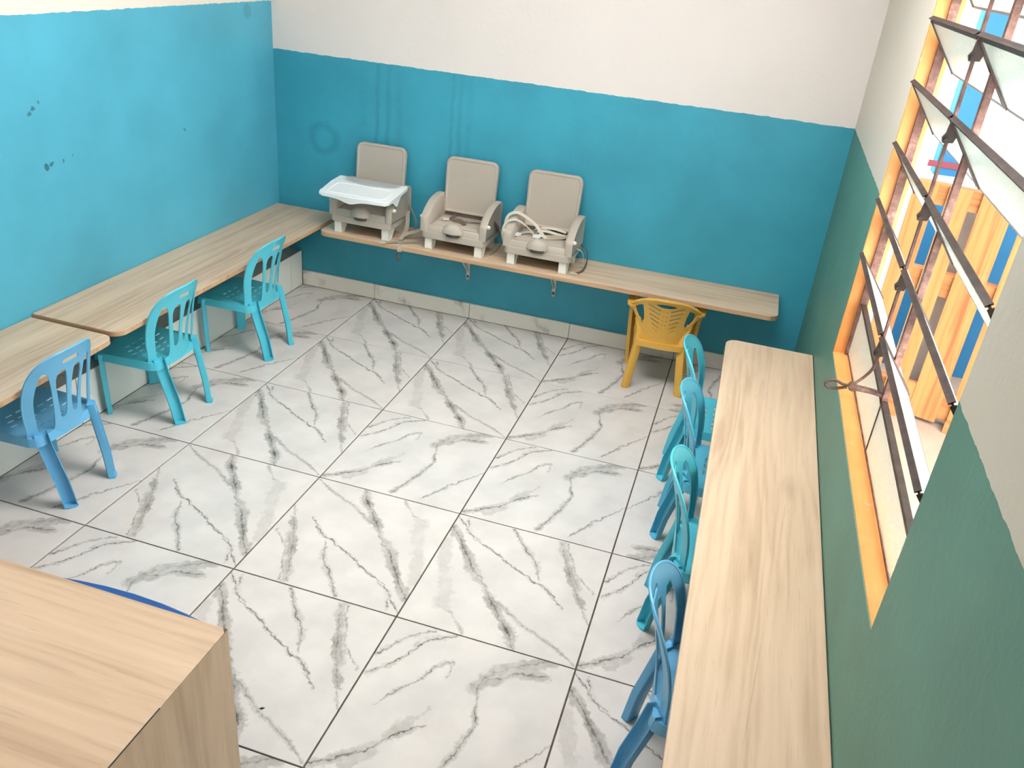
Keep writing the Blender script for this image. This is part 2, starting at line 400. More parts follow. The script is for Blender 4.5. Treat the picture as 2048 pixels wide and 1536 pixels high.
def sheet(outline, holes, fn, thick, step=.02, skirt=None):
    """flat shape with holes, mapped onto a curved surface and thickened; skirt(p)->offset drops a rim"""
    V = []; E_ = []; polys = [outline] + holes
    for P in polys:
        s = len(V); V += [Vector(p) for p in P]; E_ += [(s + i, s + (i + 1) % len(P)) for i in range(len(P))]
    xs = [p[0] for p in outline]; ys = [p[1] for p in outline]
    y = min(ys) + step * .5; row = 0
    allseg = [(Vector(P[i]), Vector(P[(i + 1) % len(P)])) for P in polys for i in range(len(P))]
    while y < max(ys):
        x = min(xs) + step * (.5 if row % 2 else .25)
        while x < max(xs):
            if inpoly(x, y, outline) and not any(inpoly(x, y, h) for h in holes):
                q = Vector((x, y))
                if all((q - geometry.intersect_point_line(q, a, c_)[0]).length > step * .3 or not (-.05 < geometry.intersect_point_line(q, a, c_)[1] < 1.05) for a, c_ in allseg): V.append(q)
            x += step
        y += step; row += 1
    vo, eo, fo, _, _, _ = geometry.delaunay_2d_cdt(V, E_, [], 0, 1e-6)
    bm = bmesh.new(); bv = [bm.verts.new(fn(v.x, v.y)) for v in vo]
    for f in fo:
        cx = sum(vo[i].x for i in f) / len(f); cy = sum(vo[i].y for i in f) / len(f)
        if inpoly(cx, cy, outline) and not any(inpoly(cx, cy, h) for h in holes):
            bm.faces.new([bv[i] for i in f])
    if skirt:
        hs = [e for e in bm.edges if len(e.link_faces) == 1]
        keep = []
        idx = {bv[i]: vo[i] for i in range(len(bv))}
        for e in hs:
            mx = (idx[e.verts[0]] + idx[e.verts[1]]) / 2
            onout = min((mx - (geometry.intersect_point_line(mx, a, c_)[0])).length if -.01 < geometry.intersect_point_line(mx, a, c_)[1] < 1.01 else 9 for a, c_ in allseg[:len(outline)]) < 1e-4
            if onout: keep.append(e)
        r = bmesh.ops.extrude_edge_only(bm, edges=keep)
        src = {}
        nv = [g for g in r['geom'] if isinstance(g, bmesh.types.BMVert)]
        for v in nv: v.co = v.co + Vector(skirt(v.co))
    for v in [v for v in bm.verts if not v.link_faces]: bm.verts.remove(v)
    bmesh.ops.recalc_face_normals(bm, faces=bm.faces)
    bmesh.ops.solidify(bm, geom=list(bm.faces), thickness=thick)
    return bm
def channel(bm, path, widths, depths, opening, t=.003, foot=True):
    """leg of U section along path; opening = direction the channel is open to"""
    L = []; op = Vector(opening).normalized()
    for i, p in enumerate(path):
        p = Vector(p); d = (Vector(path[min(i + 1, len(path) - 1)]) - Vector(path[max(i - 1, 0)])).normalized()
        o_ = (op - d * op.dot(d)).normalized(); s = d.cross(o_).normalized(); w_ = widths[i] / 2; f = depths[i]
        prof = [(-w_, f), (-w_, .15 * f), (-w_ * .82, 0), (w_ * .82, 0), (w_, .15 * f), (w_, f), (w_ - t, f), (w_ - t, .15 * f + t * .6), (w_ * .82 - t * .5, t), (-w_ * .82 + t * .5, t), (-w_ + t, .15 * f + t * .6), (-w_ + t, f)]
        L.append([p + s * a + o_ * e for a, e in prof])
    loft(bm, L)
    if foot:
        p = Vector(path[-1]); d = (p - Vector(path[-2])).normalized(); o_ = (op - d * op.dot(d)).normalized(); s = d.cross(o_).normalized(); w_ = widths[-1] / 2 + .001; f = depths[-1]
        base = [(-w_, f), (-w_, .25 * f), (-w_ * .55, -.001), (w_ * .55, -.001), (w_, .25 * f), (w_, f), (w_ * .5, f * 1.25), (-w_ * .5, f * 1.25)]
        lo = []; hi = []
        for a, e in base:
            q = p + s * a + o_ * e; lo.append(Vector((q.x, q.y, 0))); hi.append(Vector((q.x, q.y, .006)))
        loft(bm, [lo, hi])
def ribbon(bm, pts, w_, t_=.0016, up=(0, 0, 1), ups=None):
    pts = smooth_open(pts, 5); L = []
    for i, p in enumerate(pts):
        d = (pts[min(i + 1, len(pts) - 1)] - pts[max(i - 1, 0)]).normalized()
        u = Vector(up) if ups is None else Vector(ups[0]).lerp(Vector(ups[1]), i / (len(pts) - 1))
        s = d.cross(u)
        if s.length < .05: s = d.orthogonal()
        s.normalize(); n = s.cross(d)
        L.append([p + s * w_ / 2 + n * t_ / 2, p - s * w_ / 2 + n * t_ / 2, p - s * w_ / 2 - n * t_ / 2, p + s * w_ / 2 - n * t_ / 2])
    loft(bm, L)

# ------------------------------------------------------------ the room shell
YW = .012; XL = -.625; XR = 2.412; H = 2.75; YF = -5.6
def struct(o): o['kind'] = 'structure'; return o
fl = struct(bx('floor', (XL - .1, YF, -.12), (XR + .1, YW + .1, -.004), M['grout']))
bmw = bmesh.new(); box(bmw, (XL - .12, YW, -.1), (XR + .12, YW + .14, H))
struct(link('wall_back', bmw, M['wall_b']))
bmw = bmesh.new(); box(bmw, (XL - .14, YF, -.1), (XL, YW, H))
struct(link('wall_left', bmw, M['wall_l']))
bmc = bmesh.new()   # ceiling with an invented skylight opening, added to light the room from above
for lo, hi in (((XL - .14, -1.35, H), (XR + .14, YW + .14, H + .1)), ((XL - .14, YF, H), (XR + .14, -2.3, H + .1)), ((XL - .14, -2.3, H), (.45, -1.35, H + .1)), ((2.25, -2.3, H), (XR + .14, -1.35, H + .1))): box(bmc, lo, hi)
struct(link('ceiling', bmc, M['ceil']))
bmf = bmesh.new()
box(bmf, (XL - .14, YF - .14, -.1), (XR + .14, YF, H))
struct(link('wall_front', bmf, M['owhite']))
# right wall with the window opening (the sill line sags and rises as in the photo)
WY0, WY1, WZT = -1.292, -2.856, 2.27
sill = [(-1.292, .752), (-1.45, .757), (-1.73, .770), (-2.1, .780), (-2.45, .791), (-2.77, .805), (-2.856, .812)]
bmw = bmesh.new(); XO = XR + .078
def wprism(poly):
    lo = [(XR, y, z) for y, z in poly]; hi = [(XO, y, z) for y, z in poly]; loft(bmw, [lo, hi])
wprism([(YW, -.1), (YW, H), (WY0, H), (WY0, -.1)])
wprism([(WY1, -.1), (WY1, H), (-4.9, H), (-4.9, -.1)])
wprism([(-5.5, -.1), (-5.5, H), (YF, H), (YF, -.1)])
wprism([(-4.9, -.1), (-4.9, 1.5), (-5.5, 1.5), (-5.5, -.1)])  # below an unseen second window opening, added for more side light
wprism([(-4.9, 2.6), (-4.9, H), (-5.5, H), (-5.5, 2.6)])
wprism([(WY0, WZT), (WY0, H), (WY1, H), (WY1, WZT)])
wprism([(WY0, -.1)] + sill + [(WY1, -.1)])
struct(link('wall_right', bmw, M['wall_r']))
# orange painted reveals: far jamb, sill
bmw = bmesh.new()
box(bmw, (XR + .0015, WY0 - .006, .74), (XO + .004, WY0, WZT), bev=.0025)
struct(tag(link('trim_1', bmw, M['orange'])))
bmw = bmesh.new(); L = []
for (y, z) in sill:
    L.append([(XR + .0005, y, z - .004), (XR + .003, y, z + .002), (XR + .012, y, z + .005), (XR + .05, y, z + .004), (XO + .04, y, z - .004), (XO + .04, y, z - .02), (XR + .002, y, z - .02)])
loft(bmw, L); struct(link('trim_2', bmw, M['orange'], smooth=40))

# floor tiles (each a part of the floor), grout recessed between them
def tile_mesh(x0, y0, x1, y1, uv0, uv1, mat, flip):
    bm = bmesh.new(); uvl = bm.loops.layers.uv.new('uv'); e = .0012
    e = .0006
    L = [[(x0, y0, -.008), (x1, y0, -.008), (x1, y1, -.008), (x0, y1, -.008)],
         [(x0, y0, -e), (x1, y0, -e), (x1, y1, -e), (x0, y1, -e)],
         [(x0 + e, y0 + e, 0), (x1 - e, y0 + e, 0), (x1 - e, y1 - e, 0), (x0 + e, y1 - e, 0)]]
    loft(bm, L, cap0=False)
    for f in bm.faces:
        for l in f.loops:
            u = uv0[0] + (l.vert.co.x - x0) / (x1 - x0) * (uv1[0] - uv0[0]); v = uv0[1] + (y1 - l.vert.co.y) / (y1 - y0) * (uv1[1] - uv0[1])
            if flip: u, v = 1 - u, 1 - v
            l[uvl].uv = (u, v)
    me = bpy.data.meshes.new('tile'); bmesh.ops.recalc_face_normals(bm, faces=bm.faces); bm.to_mesh(me); bm.free(); me.materials.append(mat)
    return me
cache = {}
cols = [(-.48, 0), (0, .6), (.6, 1.2), (1.2, 1.8), (1.8, 2.4)]
rows = [(0, -.59)] + [(-.59 - .6 * k, -1.19 - .6 * k) for k in range(8)]
# print per column (rows from the back wall): 1 / 2, negative = laid the other way round
PR = [[2, 2, 2, 2, 2, 2, 1, 2, 1],
      [1, 1, 1, -1, 2, 1, -2, 1, 2],
      [1, 1, 2, -1, 1, 2, 1, -2, 1],
      [2, 2, 2, 1, 2, 1, 2, 1, 2],
      [-2, 2, -2, 2, 1, 2, 1, 2, 1]]
for ci, (xa, xb) in enumerate(cols):
    for ri, (ya, yb) in enumerate(rows):
        pr = PR[ci][ri]; xb2 = 2.412 if ci == 4 else xb
        wx = xb2 - xa; wy = ya - yb; key = (round(wx, 3), round(wy, 3), pr)
        if key not in cache:
            g = .0028; h = .0026
            uv0 = (1 - (xb - xa) / .6, 1 - wy / .6); uv1 = (1 if ci < 4 else 1.02, 1)
            cache[key] = tile_mesh(g, -wy + h, wx - g, -h, uv0, uv1, M['tile1'] if abs(pr) == 1 else M['tile2'], pr < 0)
        o = bpy.data.objects.new('tile', cache[key]); C.objects.link(o); o.location = (xa, ya, 0); o.parent = fl
# skirting tiles on the back wall
bb = empty('baseboard_back', (0, 0, 0)); struct(bb)
for i, (a, c) in enumerate([(-.478, 0), (0, .6), (.6, 1.2), (1.2, 1.8), (1.8, 2.41)]):
    bx('tile', (a + .0015, .001, .0005), (c - .0015, .0145, .092 - .001 * i), M['tilebase'], bb, .001)
# tiled ledge along the left wall
lg = empty('tiled_ledge', (-.55, -2.4, 0)); tag(lg, 'low ledge faced with plain white tiles running under the left wall tables', 'ledge')
def rel(o, root): o.parent = root; o.matrix_parent_inverse = Matrix.Translation(-Vector(root.location)); return o
rel(bx('core', (XL + .001, YF + .1, .0), (-.4825, YW - .001, .208), M['grout']), lg)
js = [0.0, -.13, -.70, -1.27, -1.845, -2.42, -3.0, -3.58, -4.16, -4.74]
for a, c in zip(js, js[1:]):
    rel(bx('tile', (-.4824, c + .002, .0008), (-.480, a - .002, .2165), M['riser'], None, 0), lg)
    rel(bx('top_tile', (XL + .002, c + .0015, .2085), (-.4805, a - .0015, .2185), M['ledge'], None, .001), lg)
tag(lg)

# ------------------------------------------------------------ wall tables
def oak(name, pts, z0, z1, mat, label, root=None):
    o = slab(name, pts, z0, z1, mat, None, .0015, M['edge']); tag(o, label, 'table'); return o
def rx(o, x, y, a):  # turn about a point on the floor plan
    mm = Matrix.Translation((x, y, 0)) @ Matrix.Rotation(a, 4, 'Z') @ Matrix.Translation((-x, -y, 0)); o.data.transform(mm); return o
oak('wall_table', rrect(XL + .003, -1.862, -.216, -.012, [.001, .001, .001, .05]), .464, .487, M['wood_y'],
    'long pale wood table fixed to the left wall, reaching the back corner')
o = oak('wall_table', rrect(XL + .004, -3.95, -.226, -1.872, [.045, .001, .001, .001]), .452, .475, M['wood_y'],
    'pale wood wall table running out of the left edge, behind the sky blue chair')
for v in o.data.vertices:
    if v.co.x > -.4: v.co.x += (-1.872 - v.co.y) * .030
oak('wall_shelf', rrect(-.19, -.325, 2.266, .010, [.001, .001, .045, .045]), .455, .480, M['wood_x'],
    'narrow pale wood shelf table on the back wall carrying three booster seats')['category'] = 'shelf'
o = oak('wall_table', rrect(2.045, -4.6, 2.4095, -.80, [.001, .05, .001, .001]), .497, .520, M['wood_y'],
    'long pale wood table under the window on the right wall')
for v in o.data.vertices:
    if v.co.x < 2.2: v.co.x += (-.8 - v.co.y) * .0125
# brackets under the back shelf
for i, x in enumerate((.575, 1.083)):
    br = empty('shelf_bracket', (x, YW, .24))
    tag(br, ['white metal shelf bracket under the middle booster seat', 'white metal shelf bracket under the rightmost booster seat'][i], 'bracket', 'brackets under the back shelf')
    bm = bmesh.new(); box(bm, (-.010, -.004, .0), (.010, -.0005, .215), 0, .001)
    tube(bm, [(0, -.002, .0), (0, -.004, .0)], .010, 10)
    link('wall_plate', bm, M['bracket'], br)
    bm = bmesh.new(); box(bm, (-.010, -.24, .2115), (.010, -.0005, .2145), 0, .0008); link('top_plate', bm, M['bracket'], br)
    bm = bmesh.new(); bar(bm, (0, -.006, .045), (0, -.19, .21), .006, .016, (0, 1, 0)); link('brace', bm, M['bracket'], br)
    bm = bmesh.new(); tube(bm, [(0, -.003, .014), (0, -.0062, .014)], .0055, 10); link('screw', bm, M['black'], br)

# ------------------------------------------------------------ counter in the foreground
ct = empty('counter', (1.218, -3.27, 0)); tag(ct, 'large wood laminate counter filling the lower left corner of the photo', 'counter')
def yprism(name, prof, y0, y1, mat):
    bm = bmesh.new(); loft(bm, [[(x, y0, z) for x, z in prof], [(x, y1, z) for x, z in prof]]); return rel(link(name, bm, mat), ct)
yprism('top', [(.15, .725), (1.1935, .725), (1.2185, .75), (.15, .75)], -4.15, -3.27, M['wood_x'])
yprism('side_panel', [(1.1935, .001), (1.219, .001), (1.219, .7496), (1.1937, .7246)], -4.15, -3.27, M['wood_z'])
yprism('seam_gap', [(1.2180, .7494), (1.2194, .7486), (1.2194, .7502), (1.2176, .7504)], -4.15, -3.47, M['black'])
rel(bx('side_panel', (.15, -4.15, .001), (.175, -3.28, .7245), M['wood_z']), ct)
bm = bmesh.new(); loft(bm, [[(1.209, -3.270, .7503), (1.2186, -3.2698, .7503), (1.2186, -3.281, .7503)], [(1.210, -3.271, .7512), (1.2178, -3.2706, .7512), (1.2178, -3.279, .7512)]])
cp = link('chipped_edge', bm, M['strap_b']); tag(cp, 'brown chip at the counter corner'); rel(cp, ct)
bm = bmesh.new(); loft(bm, [[(-.006, -.004, 0.0004), (.004, -.003, 0.0004), (.009, .006, 0.0004), (.0, .004, 0.0004)], [(-.004, -.003, .003), (.003, -.002, .003), (.007, .004, .0025), (0, .003, .003)]])
o = link('debris_flake', bm, M['black']); o.location = (.998, -2.863, 0); tag(o, 'tiny black flake lying on the white tile beside the counter', 'debris')

# ------------------------------------------------------------ small armless chairs
def armless_chair(mat):
    root = empty('child_chair', (0, 0, 0))
    # seat: X across, Y towards the front
    so_ = smooth_closed([(-.148, .06), (-.156, .15), (-.160, .25), (-.158, .33), (-.13, .352), (0, .358), (.13, .352), (.158, .33), (.160, .25), (.156, .15), (.148, .06), (.08, .048), (0, .044), (-.08, .048)], 3)
    holes = []
    for r_, y in enumerate((.12, .155, .19, .225, .26)):
        for c_ in range(-2, 3):
            if r_ in (0, 4) and abs(c_) == 2: continue
            x = c_ * .045 + (.01 if r_ % 2 else -.01); holes.append([(x - .014, y - .0036), (x + .014, y - .0036), (x + .014, y + .0036), (x - .014, y + .0036)])
    def sf(x, y):
        z = .292 - .010 * max(0, 1 - (x / .14) ** 2) * max(0, 1 - ((y - .2) / .16) ** 2)
        if y > .31: z -= ((y - .31) / .05) ** 2 * .012
        return Vector((x, y, z))
    def sk(co_):
        d = Vector((co_.x, co_.y - .2, 0)).normalized() * .006
        k = .034
        return (d.x, d.y, -k)
    link('seat', sheet(so_, holes, sf, .003, .03, sk), mat, root, smooth=50)
    # back: X across, Z up, wrapped forwards at the sides
    half = [(0, .604), (.04, .603), (.08, .595), (.113, .577), (.139, .542), (.154, .49), (.158, .43), (.155, .37), (.150, .33), (.150, .285), (.148, .262), (.10, .258), (.05, .258)]
    outl = smooth_closed([(x, z) for x, z in half] + [(0, .258)] + [(-x, z) for x, z in half[:0:-1]], 3)
    big = [(.100, .535), (.112, .52), (.122, .47), (.126, .42), (.122, .36), (.118, .31), (.106, .292), (.068, .295), (.062, .34), (.064, .40), (.072, .47), (.085, .522)]
    inn = [(.030, .527), (.048, .518), (.056, .49), (.049, .43), (.042, .37), (.037, .332), (.020, .330), (.012, .36), (.010, .42), (.013, .48), (.019, .517)]
    hn = rrect(-.036, .549, .036, .569, .0095, 3)
    hs = [smooth_closed(big, 2), [(-x, z) for x, z in smooth_closed(big, 2)][::-1], smooth_closed(inn, 2), [(-x, z) for x, z in smooth_closed(inn, 2)][::-1], hn]
    def bf(x, z):
        t = (z - .26) / .345
        y = .043 - .014 * t - .052 * max(0, t) ** 2.0 + 2.1 * x * x
        return Vector((x, y, z))
    link('backrest', sheet(outl, hs, bf, .0045, .022), mat, root, smooth=50)
    # thickened rim round the back
    bm = bmesh.new(); rim = [bf(x, z) + Vector((0, -.003, 0)) for x, z in outl if z > .30]
    i0 = next(i for i, (x, z) in enumerate(outl) if z <= .30); seq = [p for p in outl[i0:] + outl[:i0] if p[1] > .30]
    tube(bm, [bf(x, z) + Vector((0, -.0025, 0)) for x, z in seq], .0042, 6)
    link('rim', bm, mat, root, smooth=60)
    for s in (-1, 1):
        bm = bmesh.new(); channel(bm, [(s * .112, .068, .30), (s * .112, .056, .24), (s * .104, .022, .10), (s * .099, .008, .003)], [.046, .047, .047, .046], [.028, .028, .027, .025], (s * .75, -1, 0))
        link('leg', bm, mat, root, smooth=45)
        bm = bmesh.new(); channel(bm, [(s * .140, .312, .285), (s * .142, .312, .20), (s * .143, .310, .10), (s * .143, .308, .003)], [.052, .050, .048, .046], [.022, .021, .020, .018], (s * .7, .8, 0))
        link('leg', bm, mat, root, smooth=45)
    return root
cA = armless_chair(M['blue1'])
def place(o, x, y, rz, label, group, mat=None):
    o.location = (x, y, .0005); o.rotation_euler = (0, 0, rz)
    tag(o, label, 'chair', group)
    if mat: setmat(o, M['blue1'], mat)
    return o
GL = 'small blue chairs at the left wall tables'; GR = 'small blue chairs along the window table'
c2_ = copy_tree(cA); c3_ = copy_tree(cA); r = [copy_tree(cA) for _ in range(4)]
place(cA, -.124, -.872, math.radians(90), 'small turquoise plastic chair at the left wall, nearest the back corner', GL)
place(c2_, -.138, -1.562, math.radians(91), 'small turquoise plastic chair at the left wall, middle one where the two tables meet', GL)
place(c3_, -.124, -2.212, math.radians(90), 'small sky blue plastic chair at the left edge of the photo', GL, M['blue2'])
for o, (x, y, a, lb, mt) in zip(r, [
        (1.905, -1.105, -90, 'small turquoise plastic chair at the window table, farthest and closest to the yellow chair', None),
        (1.940, -1.515, -91, 'small pale blue plastic chair at the window table, second from the yellow chair', M['blue3']),
        (1.968, -2.015, -89, 'small turquoise plastic chair at the window table, third from the yellow chair', None),
        (1.992, -2.615, -90, 'small pale sky blue plastic chair at the window table, nearest the camera', M['blue2'])]):
    place(o, x, y, math.radians(a), lb, GR, mt)
# ------------------------------------------------------------ yellow armchair
def arm_chair(mat):
    root = empty('child_armchair', (0, 0, 0))
    so_ = smooth_closed([(-.125, .045), (-.138, .15), (-.146, .26), (-.12, .30), (0, .312), (.12, .30), (.146, .26), (.138, .15), (.125, .045), (.06, .03), (0, .026), (-.06, .03)], 3)
    def sf(x, y): return Vector((x, y, .262 - .008 * max(0, 1 - (x / .13) ** 2) * max(0, 1 - ((y - .17) / .14) ** 2)))
    link('seat', sheet(so_, [], sf, .004, .03, lambda c_: (0, .0, -.03)), mat, root, smooth=50)
    half = [(0, .510), (.05, .507), (.10, .492), (.14, .468), (.172, .436), (.165, .415), (.150, .39), (.131, .36), (.112, .32), (.098, .28), (.092, .245), (.06, .238)]
    outl = smooth_closed([(x, z) for x, z in half] + [(0, .236)] + [(-x, z) for x, z in half[:0:-1]], 3)
    hs = [smooth_closed([(-.052, .478), (-.025, .487), (.0, .489), (.025, .487), (.052, .478), (.03, .468), (0, .465), (-.03, .468)], 2)]
    tri = [(.112, .458), (.130, .448), (.152, .428), (.141, .405), (.121, .372), (.103, .345), (.098, .38), (.103, .42)]
    hs += [tri, [(-x, z) for x, z in tri][::-1]]
    for i in range(6):
        z = .455 - i * .0255; a = .024; c_ = .090 - i * .0075
        for s in (-1, 1):
            q = [(s * a, z - .0105), (s * c_, z + .010), (s * c_, z + .0175), (s * a, z - .003)]
            hs.append(q if s > 0 else q[::-1])
            cx = s * .009; zz = z - .012; hs.append([(cx + .0036 * math.cos(k * PI / 3), zz + .0036 * math.sin(k * PI / 3)) for k in range(6)])
    def bf(x, z):
        t = (z - .24) / .27
        return Vector((x, .045 - .012 * t - .055 * t * t + 2.6 * x * x, z))
    link('backrest', sheet(outl, hs, bf, .004, .022), mat, root, smooth=50)
    bm = bmesh.new(); seq = [(-.172, .436), (-.14, .468), (-.10, .492), (-.05, .507), (0, .510), (.05, .507), (.10, .492), (.14, .468), (.172, .436)]
    L = []
    for x, z in [tuple(v) for v in smooth_open(seq, 4)]:
        p = bf(x, z); L.append([p + Vector((0, -.010, .001)), p + Vector((0, .006, .003)), p + Vector((0, .006, -.003)), p + Vector((0, -.010, -.004))])
    loft(bm, L); link('rim', bm, mat, root, smooth=60)
    for s in (-1, 1):
        bm = bmesh.new()
        L = []
        for y, x, z, w_ in [(.060, .160, .432, .022), (.10, .176, .426, .032), (.17, .180, .420, .036), (.24, .178, .412, .036), (.285, .175, .400, .032)]:
            L.append([(s * (x - w_ / 2), y, z), (s * (x + w_ / 2), y, z - .002), (s * (x + w_ / 2), y, z - .012), (s * (x + w_ / 2 - .004), y, z - .012), (s * (x + w_ / 2 - .004), y, z - .006), (s * (x - w_ / 2), y, z - .005)])
        loft(bm, L); link('armrest', bm, mat, root, smooth=50)
        bm = bmesh.new(); channel(bm, [(s * .182, .275, .408), (s * .178, .30, .30), (s * .170, .315, .14), (s * .160, .318, .003)], [.050, .048, .044, .042], [.022] * 4, (-s * .8, -.35, 0))
        link('leg', bm, mat, root, smooth=45)
        bm = bmesh.new(); channel(bm, [(s * .128, .080, .365), (s * .106, .062, .31), (s * .104, .045, .24), (s * .120, .018, .10), (s * .131, .004, .003)], [.026, .036, .040, .040, .038], [.016, .02, .022, .02, .02], (s * .4, 1, 0))
        link('leg', bm, mat, root, smooth=45)
    return root
ya = arm_chair(M['yellow']); ya.location = (1.744, -.447, .0005); ya.rotation_euler = (0, 0, math.radians(4))
tag(ya, 'mustard yellow plastic child armchair with slotted back pushed under the back shelf', 'chair')

bt = empty('child_table', (.790, -3.325, 0)); tag(bt, 'royal blue plastic table whose bowed edge just peeks out behind the counter', 'table')
def bow(k, hx, hy): return [(hx * math.sin(a), hy - (hx * math.sin(a)) ** 2 / 2.1) for a in [math.radians(t) for t in (-64, -48, -32, -16, 0, 16, 32, 48, 64)]]
q4 = []
for qd in range(4):
    for x_, y_ in bow(qd, .285, .289):
        a = -qd * PI / 2; q4.append((x_ * math.cos(a) - y_ * math.sin(a), x_ * math.sin(a) + y_ * math.cos(a)))
q4 = q4[::-1]
slab('top', q4, .478, .500, M['navy'], bt, .006)
bm = bmesh.new(); loft(bm, [[(x_, y_, .452) for x_, y_ in inset(q4, .012)], [(x_, y_, .4775) for x_, y_ in inset(q4, .006)]], cap0=False, cap1=False); bmesh.ops.solidify(bm, geom=list(bm.faces), thickness=.003); link('apron', bm, M['navy'], bt)
for sx in (-1, 1):
    for sy in (-1, 1):
        bm = bmesh.new(); tube(bm, [(sx * .20, sy * .20, .477), (sx * .215, sy * .215, .002)], [.024, .018], 12); link('leg', bm, M['navy'], bt, smooth=50)

# ------------------------------------------------------------ booster seats
def buckle(parent, p, rz, size=(.022, .03, .007), mat=None, tilt=0):
    bm = bmesh.new(); sx, sy, sz = size
    o_ = rrect(-sx / 2, -sy / 2, sx / 2, sy / 2, .004, 2); i_ = rrect(-sx * .28, -sy * .1, sx * .28, sy * .32, .002, 2)
    L = [[(x, y, 0) for x, y in i_], [(x, y, 0) for x, y in o_], [(x, y, sz) for x, y in o_], [(x, y, sz) for x, y in i_]]
    rs = loft(bm, L, False, False); n = len(i_)
    for k in range(n): bm.faces.new((rs[3][k], rs[3][(k + 1) % n], rs[0][(k + 1) % n], rs[0][k]))
    for px in (-.3, .3): bar(bm, (px * sx, -sy * .5, sz / 2), (px * sx * .9, -sy * .78, sz / 2), .003, .003)
    bm.transform(Matrix.Translation(p) @ Matrix.Rotation(rz, 4, 'Z') @ Matrix.Rotation(tilt, 4, 'X'))
    return link('buckle', bm, mat or M['strap_w'], parent)
def strap(parent, pts, mat, w_=.018, up=(0, 0, 1), ups=None):
    bm = bmesh.new(); ribbon(bm, pts, w_, .0016, up, ups); return link('strap', bm, mat, parent, smooth=60)
def booster(i, x, label):
    # local: X across, -Y towards the room, Z up from the shelf
    root = empty('booster_seat', (x, -.022, .4805)); tag(root, label, 'booster seat', 'booster seats on the back shelf')
    hw = .178
    # lower tub: band, floor, sides
    bm = bmesh.new()
    def ring(ins, z, yb=-.012, yf=-.282): return [(px, py, z) for px, py in inset(rrect(-hw, yf, hw, yb, [.012, .012, .028, .028], 4), ins)]
    loft(bm, [ring(.006, .062), ring(0, .066), ring(0, .098), ring(.003, .101)])
    loft(bm, [ring(.004, .101), ring(.006, .128), ring(.012, .136)])
    link('base', bm, M['beige'], root, smooth=40)
    bm = bmesh.new()
    loft(bm, [[(px, py, .137 + 0) for px, py in rrect(-.135, -.262, .135, -.05, .02, 3)], [(px, py, .1395) for px, py in rrect(-.132, -.259, .132, -.053, .02, 3)]])
    link('seat_pan', bm, M['beige'], root, smooth=40)
    # arms
    for s in (-1, 1):
        prof = smooth_open([(-.016, .10), (-.014, .21), (-.020, .246), (-.045, .254), (-.105, .252), (-.165, .240), (-.222, .214), (-.262, .186), (-.279, .165), (-.281, .10)], 3)
        prof = [tuple(v) for v in prof]
        bm = bmesh.new()
        xo = s * (hw + .002); xi = s * (hw - .034)
        def lp(xx, k, shr):
            cy = -.15; cz = .15; return [(xx, y + (cy - y) * shr, z + (cz - z) * shr if z > .11 else z) for y, z in prof]
        Ls = [lp(xo - s * .0, 0, .045), lp(xo + s * 0.002, 0, .02), lp(xo - s * .006, 0, 0), lp(xi + s * .006, 0, 0), lp(xi, 0, .03), lp(xi - s * .006, 0, .10)]
        loft(bm, Ls); link('arm', bm, M['beige'], root, smooth=50)
        bm = bmesh.new(); tube(bm, [(s * (hw + .001), -.250, .168), (s * (hw + .012), -.252, .169), (s * (hw + .017), -.252, .170)], [.012, .009, .004], 10)
        link('peg', bm, M['white'], root, smooth=50)
        # inner corner column beside the backrest
        bm = bmesh.new(); box(bm, (min(s * .128, s * .150), -.052, .13), (max(s * .128, s * .150), -.014, .222), 0, .005); link('corner_post', bm, M['beige'], root, smooth=50)
    # front bump; a dark plug below it paints the shade of a recess
    bm = bmesh.new()
    for a in range(9): pass
    rings = []
    for a in range(0, 7):
        th = a / 6 * PI / 2; rr = math.cos(th); zz = math.sin(th)
        rings.append([(.060 * rr * math.cos(2 * PI * k / 20), -.272 + .036 * rr * math.sin(2 * PI * k / 20), .113 + .052 * zz) for k in range(20)] if rr > .01 else None)
    rings = [q for q in rings if q]; loft(bm, rings); link('front_bump', bm, M['beige'], root, smooth=60)
    bm = bmesh.new(); loft(bm, [[(.040 * math.cos(2 * PI * k / 16), -.270 + .028 * math.sin(2 * PI * k / 16) - (.0), z) for k in range(16)] for z in (.094, .1125)]); link('recess_shade', bm, M['beige_d'], root, smooth=60)
    # feet
    for s in (-1, 1):
        for yy in (-1, 1):
            bm = bmesh.new(); xa, xb = sorted((s * .118, s * .160))
            if yy < 0: pr_ = [(-.264, .0), (-.222, .0), (-.17, .064), (-.268, .064)]
            else: pr_ = [(-.085, .0), (-.045, .0), (-.038, .064), (-.105, .064)]
            L = [[(xa + .004, y, z) for y, z in pr_], [(xa, y + .001, z) for y, z in pr_], [(xb, y + .001, z) for y, z in pr_], [(xb - .004, y, z) for y, z in pr_]]
            loft(bm, L); bmesh.ops.bevel(bm, geom=[e for e in bm.edges if e.calc_length() > .03], offset=.003, segments=2, affect='EDGES'); link('foot', bm, M['white'], root)
    # hinge strip and the back
    bm = bmesh.new(); box(bm, (-.13, -.058, .14), (.13, -.046, .152)); link('hinge', bm, M['beige_d'], root)
    bm = bmesh.new(); outl = rrect(-.142, 0, .142, .292, [.034, .034, .014, .014], 6)
    outl = [(px * (1 + .03 * pz / .29), pz + (.010 * (1 - (px / .142) ** 2) if pz > .2 else 0)) for px, pz in outl]
    L = []
    for ins, d in ((.008, 0), (.002, .002), (0, .007), (0, .026), (.004, .032), (.010, .033), (.016, .029), (.020, .0285)):
        L.append([(px, -.012 - d, pz) for px, pz in inset(outl, ins)])
    loft(bm, L)
    bm.transform(Matrix.Translation((0, -.022, .150)) @ Matrix.Rotation(math.radians(-6), 4, 'X') @ Matrix.Translation((0, .012, 0)))
    link('backrest', bm, M['beige'], root, smooth=40)
    return root
